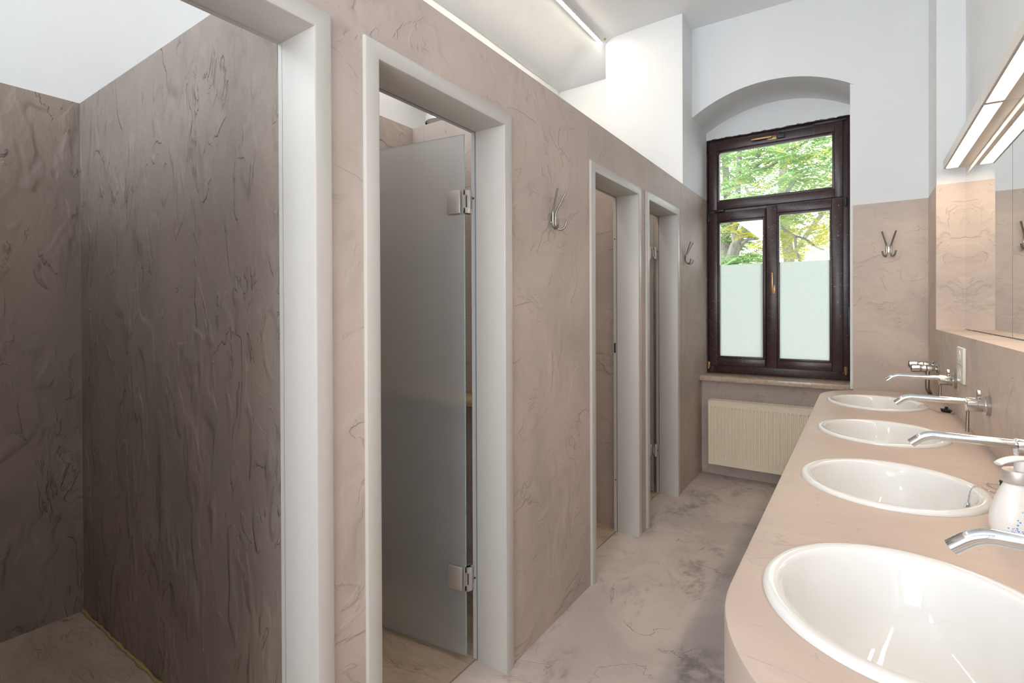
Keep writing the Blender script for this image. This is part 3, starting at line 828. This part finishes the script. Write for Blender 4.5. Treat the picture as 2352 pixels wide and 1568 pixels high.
# handles
b = NB(); box(b, -0.600, -0.566, 4.598, 4.602, 1.488, 1.560, bev=0.001); tube(b, [(-0.583, 4.600, 1.515), (-0.583, 4.572, 1.515)], 0.008, 16)
box(b, -0.592, -0.576, 4.560, 4.574, 1.505, 1.660, bev=0.003); obj('handle', b, M['brass'], handles['right'])
b = NB(); box(b, -0.625, -0.555, 4.602, 4.606, 2.742, 2.774, bev=0.001); tube(b, [(-0.592, 4.604, 2.757), (-0.592, 4.576, 2.757)], 0.008, 16)
box(b, -0.740, -0.584, 4.564, 4.578, 2.749, 2.765, bev=0.003); obj('handle', b, M['brass'], handles['top'])
# opening arm on the top sash
b = NB(); box(b, -0.552, -0.494, 4.588, 4.606, 2.738, 2.776, bev=0.006, seg=3)
box(b, -0.545, -0.29, 4.600, 4.612, 2.785, 2.806, bev=0.003); tube(b, [(-0.53, 4.600, 2.79), (-0.525, 4.594, 2.77)], 0.006, 10)
obj('opener_arm', b, M['black_metal'], win)
b = NB(); box(b, -0.30, -0.085, 4.606, 4.620, 2.796, 2.814, bev=0.002); obj('opener_rail', b, M['black_metal'], win)
# hinges and catches
for (x, z, m) in ((-0.088, 2.178, 'black_metal'), (-0.088, 0.898, 'brass'), (-1.086, 2.155, 'black_metal'), (-1.086, 0.885, 'brass')):
    b = NB(); tube(b, [(x, 4.604, z-0.035), (x, 4.604, z+0.03)], 0.008, 14); box(b, x-0.012, x+0.012, 4.606, 4.63, z-0.028, z+0.026, bev=0.002)
    obj('hinge', b, M[m], win)
b = NB(); box(b, -1.03, -0.955, 4.590, 4.612, 2.199, 2.216, bev=0.003); obj('catch', b, M['black_metal'], win)
b = NB(); box(b, -0.074, -0.058, 4.600, 4.626, 1.15, 1.38, bev=0.002); obj('side_bolt', b, M['black_metal'], win)

b = NB(); box(b, XA+0.0005, -0.0395, 4.366, W+0.02, 0.777, 0.817, bev=0.004, seg=3)
tag(obj('trim_window_sill', b, M['marble']), 'pale marble sill below the brown window', kind='structure')

# ------------------------------------------------------------------ radiator
root = tag(empty('radiator', (-0.55, 4.35, 0.115)), 'cream ribbed panel radiator under the window', 'radiator')
rx0, rx1, ry0, ry1, rz0, rz1 = -1.017, -0.115, 4.300, 4.395, 0.112, 0.632
b = NB()
# ribbed front: profile across x, flat margins above and below
prof = [(rx0+0.004, 0.0), (rx0+0.014, 0.0)]
nr = 33; pitch_ = (rx1-rx0-0.036)/nr
for i in range(nr):
    xs = rx0+0.018+i*pitch_
    prof += [(xs, 0.0), (xs+0.004, 0.007), (xs+0.011, 0.007), (xs+0.015, 0.0)]
prof += [(rx1-0.014, 0.0), (rx1-0.004, 0.0)]
zz = [rz0+0.002, rz0+0.042, rz0+0.054, rz1-0.062, rz1-0.050, rz1-0.012]
rows = []
for j, z in enumerate(zz):
    k = 1.0 if 2 <= j <= 3 else 0.0
    rows.append([b.verts.new((x, ry0+d*k, z)) for x, d in prof])
for r0, r1 in zip(rows, rows[1:]):
    for i in range(len(prof)-1): b.faces.new((r0[i], r0[i+1], r1[i+1], r1[i]))
box(b, rx0+0.004, rx1-0.004, ry0+0.009, ry0+0.022, rz0+0.002, rz1-0.012)
obj('front_panel', b, M['radiator'], root, angle=20)
b = NB(); box(b, rx0+0.004, rx1-0.004, ry1-0.022, ry1, rz0+0.002, rz1-0.012); obj('back_panel', b, M['radiator'], root)
b = NB(); box(b, rx0+0.01, rx1-0.01, ry0+0.023, ry1-0.023, rz0+0.03, rz1-0.05); obj('convector', b, M['rad_dark'], root)
for xa, xb_ in ((rx0, rx0+0.005), (rx1-0.005, rx1)):
    b = NB(); box(b, xa, xb_, ry0-0.002, ry1, rz0, rz1, bev=0.0015); obj('side_cover', b, M['radiator'], root)
b = NB()
for (ya, yb) in ((ry0-0.002, ry0+0.012), (ry0+0.032, ry0+0.038), (ry0+0.057, ry0+0.063), (ry1-0.012, ry1)):
    box(b, rx0+0.005, rx1-0.005, ya, yb, rz1-0.010, rz1)
nb = 44
for i in range(nb+1):
    xx = rx0+0.012+(rx1-rx0-0.024)*i/nb
    box(b, xx-0.0045, xx+0.0045, ry0+0.010, ry1-0.010, rz1-0.009, rz1-0.0005)
obj('top_grille', b, M['radiator'], root)
for xx in (rx0+0.16, rx1-0.16):
    b = NB(); box(b, xx-0.02, xx+0.02, ry1-0.001, 4.4325, rz0+0.02, rz1-0.08); obj('bracket', b, M['rad_dark'], root)

# ------------------------------------------------------------------ rear window (behind the viewer)
win2 = tag(empty('window_2', (-0.35, -2.0, 0.85)), kind='structure')
b = NB(); bars(b, -0.95, 0.25, 0.85, 2.65, -0.88, 0.18, 0.92, 2.58, -2.06, -2.02); box(b, -0.38, -0.32, -2.06, -2.02, 0.9, 2.6); obj('frame', b, M['brown'], win2)

win3 = tag(empty('window_3', (-2.15, -2.0, 2.68)), kind='structure')
b = NB(); bars(b, -2.80, -1.50, 2.68, 3.36, -2.74, -1.56, 2.74, 3.30, -2.06, -2.02); obj('frame', b, M['brown'], win3)

# ------------------------------------------------------------------ courtyard
b = NB(); box(b, -14, 12, 4.9, 30, -1.2, -1.0); tag(obj('ground', b, M['ground'], smooth=False), kind='structure')
def jitter(p, s, rng): return Vector(p)+Vector((rng.uniform(-s, s), rng.uniform(-s, s), rng.uniform(-s, s)))
def leaf_spray(bm, base, d, L, rng, nl=9, lw=0.35):
    """a pinnate leaf: paired leaflets along a drooping stalk"""
    d = d.normalized(); side = d.cross(Vector((0, 0, 1)))
    if side.length < 0.05: side = Vector((1, 0, 0))
    side.normalize(); side = (side + Vector((0, 0, rng.uniform(-0.5, 0.5)))).normalized()
    up = side.cross(d).normalized()
    for i in range(nl):
        t = (i+0.6)/nl; p = base + d*L*t - Vector((0, 0, 1))*L*0.32*t*t
        ll = L*lw*math.sin(PI*(0.18+0.72*t))*rng.uniform(0.8, 1.1)
        w = ll*0.19
        for s in (-1, 1):
            ax = (side*s + d*0.55 + up*rng.uniform(-0.25, 0.15)).normalized()
            pw = ax.cross(up).normalized()
            q = [p+ax*ll*0.08, p+ax*ll*0.45+pw*w, p+ax*ll, p+ax*ll*0.45-pw*w]
            bm.faces.new([bm.verts.new(x) for x in q])
def tree(name, label, base, limbs, blobs, mat, n, L, seed):
    rng = random.Random(seed)
    root = tag(empty(name, base), label, 'tree', 'trees outside the window')
    b = NB()
    for pts, r0, r1 in limbs:
        pp = spline([jitter(p, 0.012, rng) for p in pts], 6)
        tube(b, pp, [r0+(r1-r0)*i/(len(pp)-1) for i in range(len(pp))], 10)
    obj('trunk', b, M['bark'], root)
    b = NB()
    for i in range(n):
        c, rr = blobs[rng.randrange(len(blobs))]
        while True:
            v = Vector((rng.uniform(-1, 1), rng.uniform(-1, 1), rng.uniform(-1, 1)))
            if v.length < 1: break
        p = Vector(c)+Vector((v.x*rr[0], v.y*rr[1], v.z*rr[2]))
        a = rng.uniform(0, 2*PI); d = Vector((math.cos(a), math.sin(a)*0.8, rng.uniform(-0.35, 0.35)))
        leaf_spray(b, p, d, L*rng.uniform(0.7, 1.2), rng)
    obj('leaves', b, mat, root, smooth=False)
    return root
Y = 8.6
tree('pinnate_tree', 'grey forked tree with pinnate green leaves filling the upper pane', (-1.70, Y, -1.0),
     [([(-1.72, Y, -1.0), (-1.68, Y, 1.2), (-1.664, Y, 2.06), (-1.612, Y, 2.40)], 0.11, 0.085),
      ([(-1.612, Y, 2.38), (-1.517, Y, 2.56), (-1.41, Y, 2.69), (-1.251, Y-.1, 2.76), (-1.0, Y-.1, 2.94), (-0.77, Y-.2, 3.24)], 0.068, 0.03),
      ([(-1.612, Y, 2.38), (-1.637, Y, 2.61), (-1.612, Y, 2.78), (-1.579, Y, 3.35), (-1.546, Y, 3.9), (-1.5, Y, 4.6)], 0.05, 0.035),
      ([(-1.55, Y, 2.36), (-1.42, Y-.1, 2.44), (-1.24, Y-.1, 2.47), (-1.0, Y-.2, 2.61)], 0.028, 0.016),
      ([(-1.58, Y, 3.3), (-1.41, Y, 3.46), (-1.27, Y, 3.59), (-1.0, Y-.1, 3.69), (-0.66, Y-.1, 3.79), (-0.3, Y-.2, 4.1)], 0.026, 0.014),
      ([(-1.33, Y, 3.50), (-1.15, Y-.2, 3.46), (-0.94, Y-.3, 3.55)], 0.02, 0.012),
      ([(-1.3, Y, 3.7), (-1.21, Y, 3.96), (-1.12, Y, 4.2)], 0.035, 0.025)],
     [((-1.9, Y+.7, 3.2), (0.9, 0.5, 0.9)), ((-0.9, Y-.3, 3.3), (0.9, 0.6, 0.7)), ((-0.3, Y-.2, 3.5), (0.9, 0.6, 0.7)), ((-1.0, Y-.1, 4.1), (1.5, 0.7, 0.6)), ((-1.5, Y-.4, 1.95), (0.5, 0.4, 0.25))], M['leaf'], 900, 0.36, 11)
tree('slim_tree', 'slim grey stem leaning behind the left pane', (-1.9, 9.2, -1.0),
     [([(-1.95, 9.2, -1.0), (-1.92, 9.2, 1.5), (-1.88, 9.2, 2.5), (-1.82, 9.2, 2.85), (-1.87, 9.2, 3.4), (-1.9, 9.2, 4.4)], 0.075, 0.05)],
     [((-2.0, 9.0, 3.9), (0.9, 0.6, 0.9)), ((-2.1, 9.5, 2.6), (0.5, 0.3, 0.5)), ((-1.2, 9.4, 2.9), (0.6, 0.4, 0.4))], M['leaf_dark'], 300, 0.34, 5)
tree('yellowing_tree', 'tree with yellowing leaves and dark twigs behind the right pane', (-0.75, 8.9, -1.0),
     [([(-0.72, 8.9, -1.0), (-0.74, 8.8, 1.4), (-0.744, 8.7, 2.04), (-0.772, 8.6, 2.24), (-0.794, 8.6, 2.43), (-0.817, 8.6, 2.46)], 0.03, 0.014),
      ([(-1.06, 8.6, 2.62), (-0.943, 8.6, 2.575), (-0.817, 8.6, 2.453), (-0.659, 8.6, 2.388), (-0.468, 8.5, 2.234), (-0.2, 8.4, 2.1)], 0.02, 0.012)],
     [((-0.6, 8.5, 2.75), (0.5, 0.4, 0.3)), ((-0.3, 8.4, 2.35), (0.45, 0.4, 0.4)), ((-0.95, 8.9, 2.3), (0.35, 0.3, 0.35)), ((-1.35, 8.25, 2.7), (0.5, 0.25, 0.32))], M['leaf_yellow'], 240, 0.27, 21)
tree('background_tree', 'pale leafy tree farther back, seen between the branches', (-1.4, 13.0, -1.0),
     [([(-1.4, 13, -1), (-1.3, 13, 2), (-1.45, 13, 4), (-1.3, 13, 6)], 0.15, 0.06), ([(-1.35, 13, 2.4), (-0.7, 12.8, 3.4), (0.1, 12.6, 4.3)], 0.06, 0.03), ([(-1.4, 13, 3.0), (-2.2, 12.9, 4.2)], 0.06, 0.03)],
     [((-1.6, 13, 4.6), (1.6, 0.8, 1.3)), ((-0.4, 13, 3.4), (1.5, 0.8, 1.2)), ((-2.4, 13, 2.9), (1.2, 0.8, 1.0))], M['leaf_yellow'], 800, 0.42, 31)
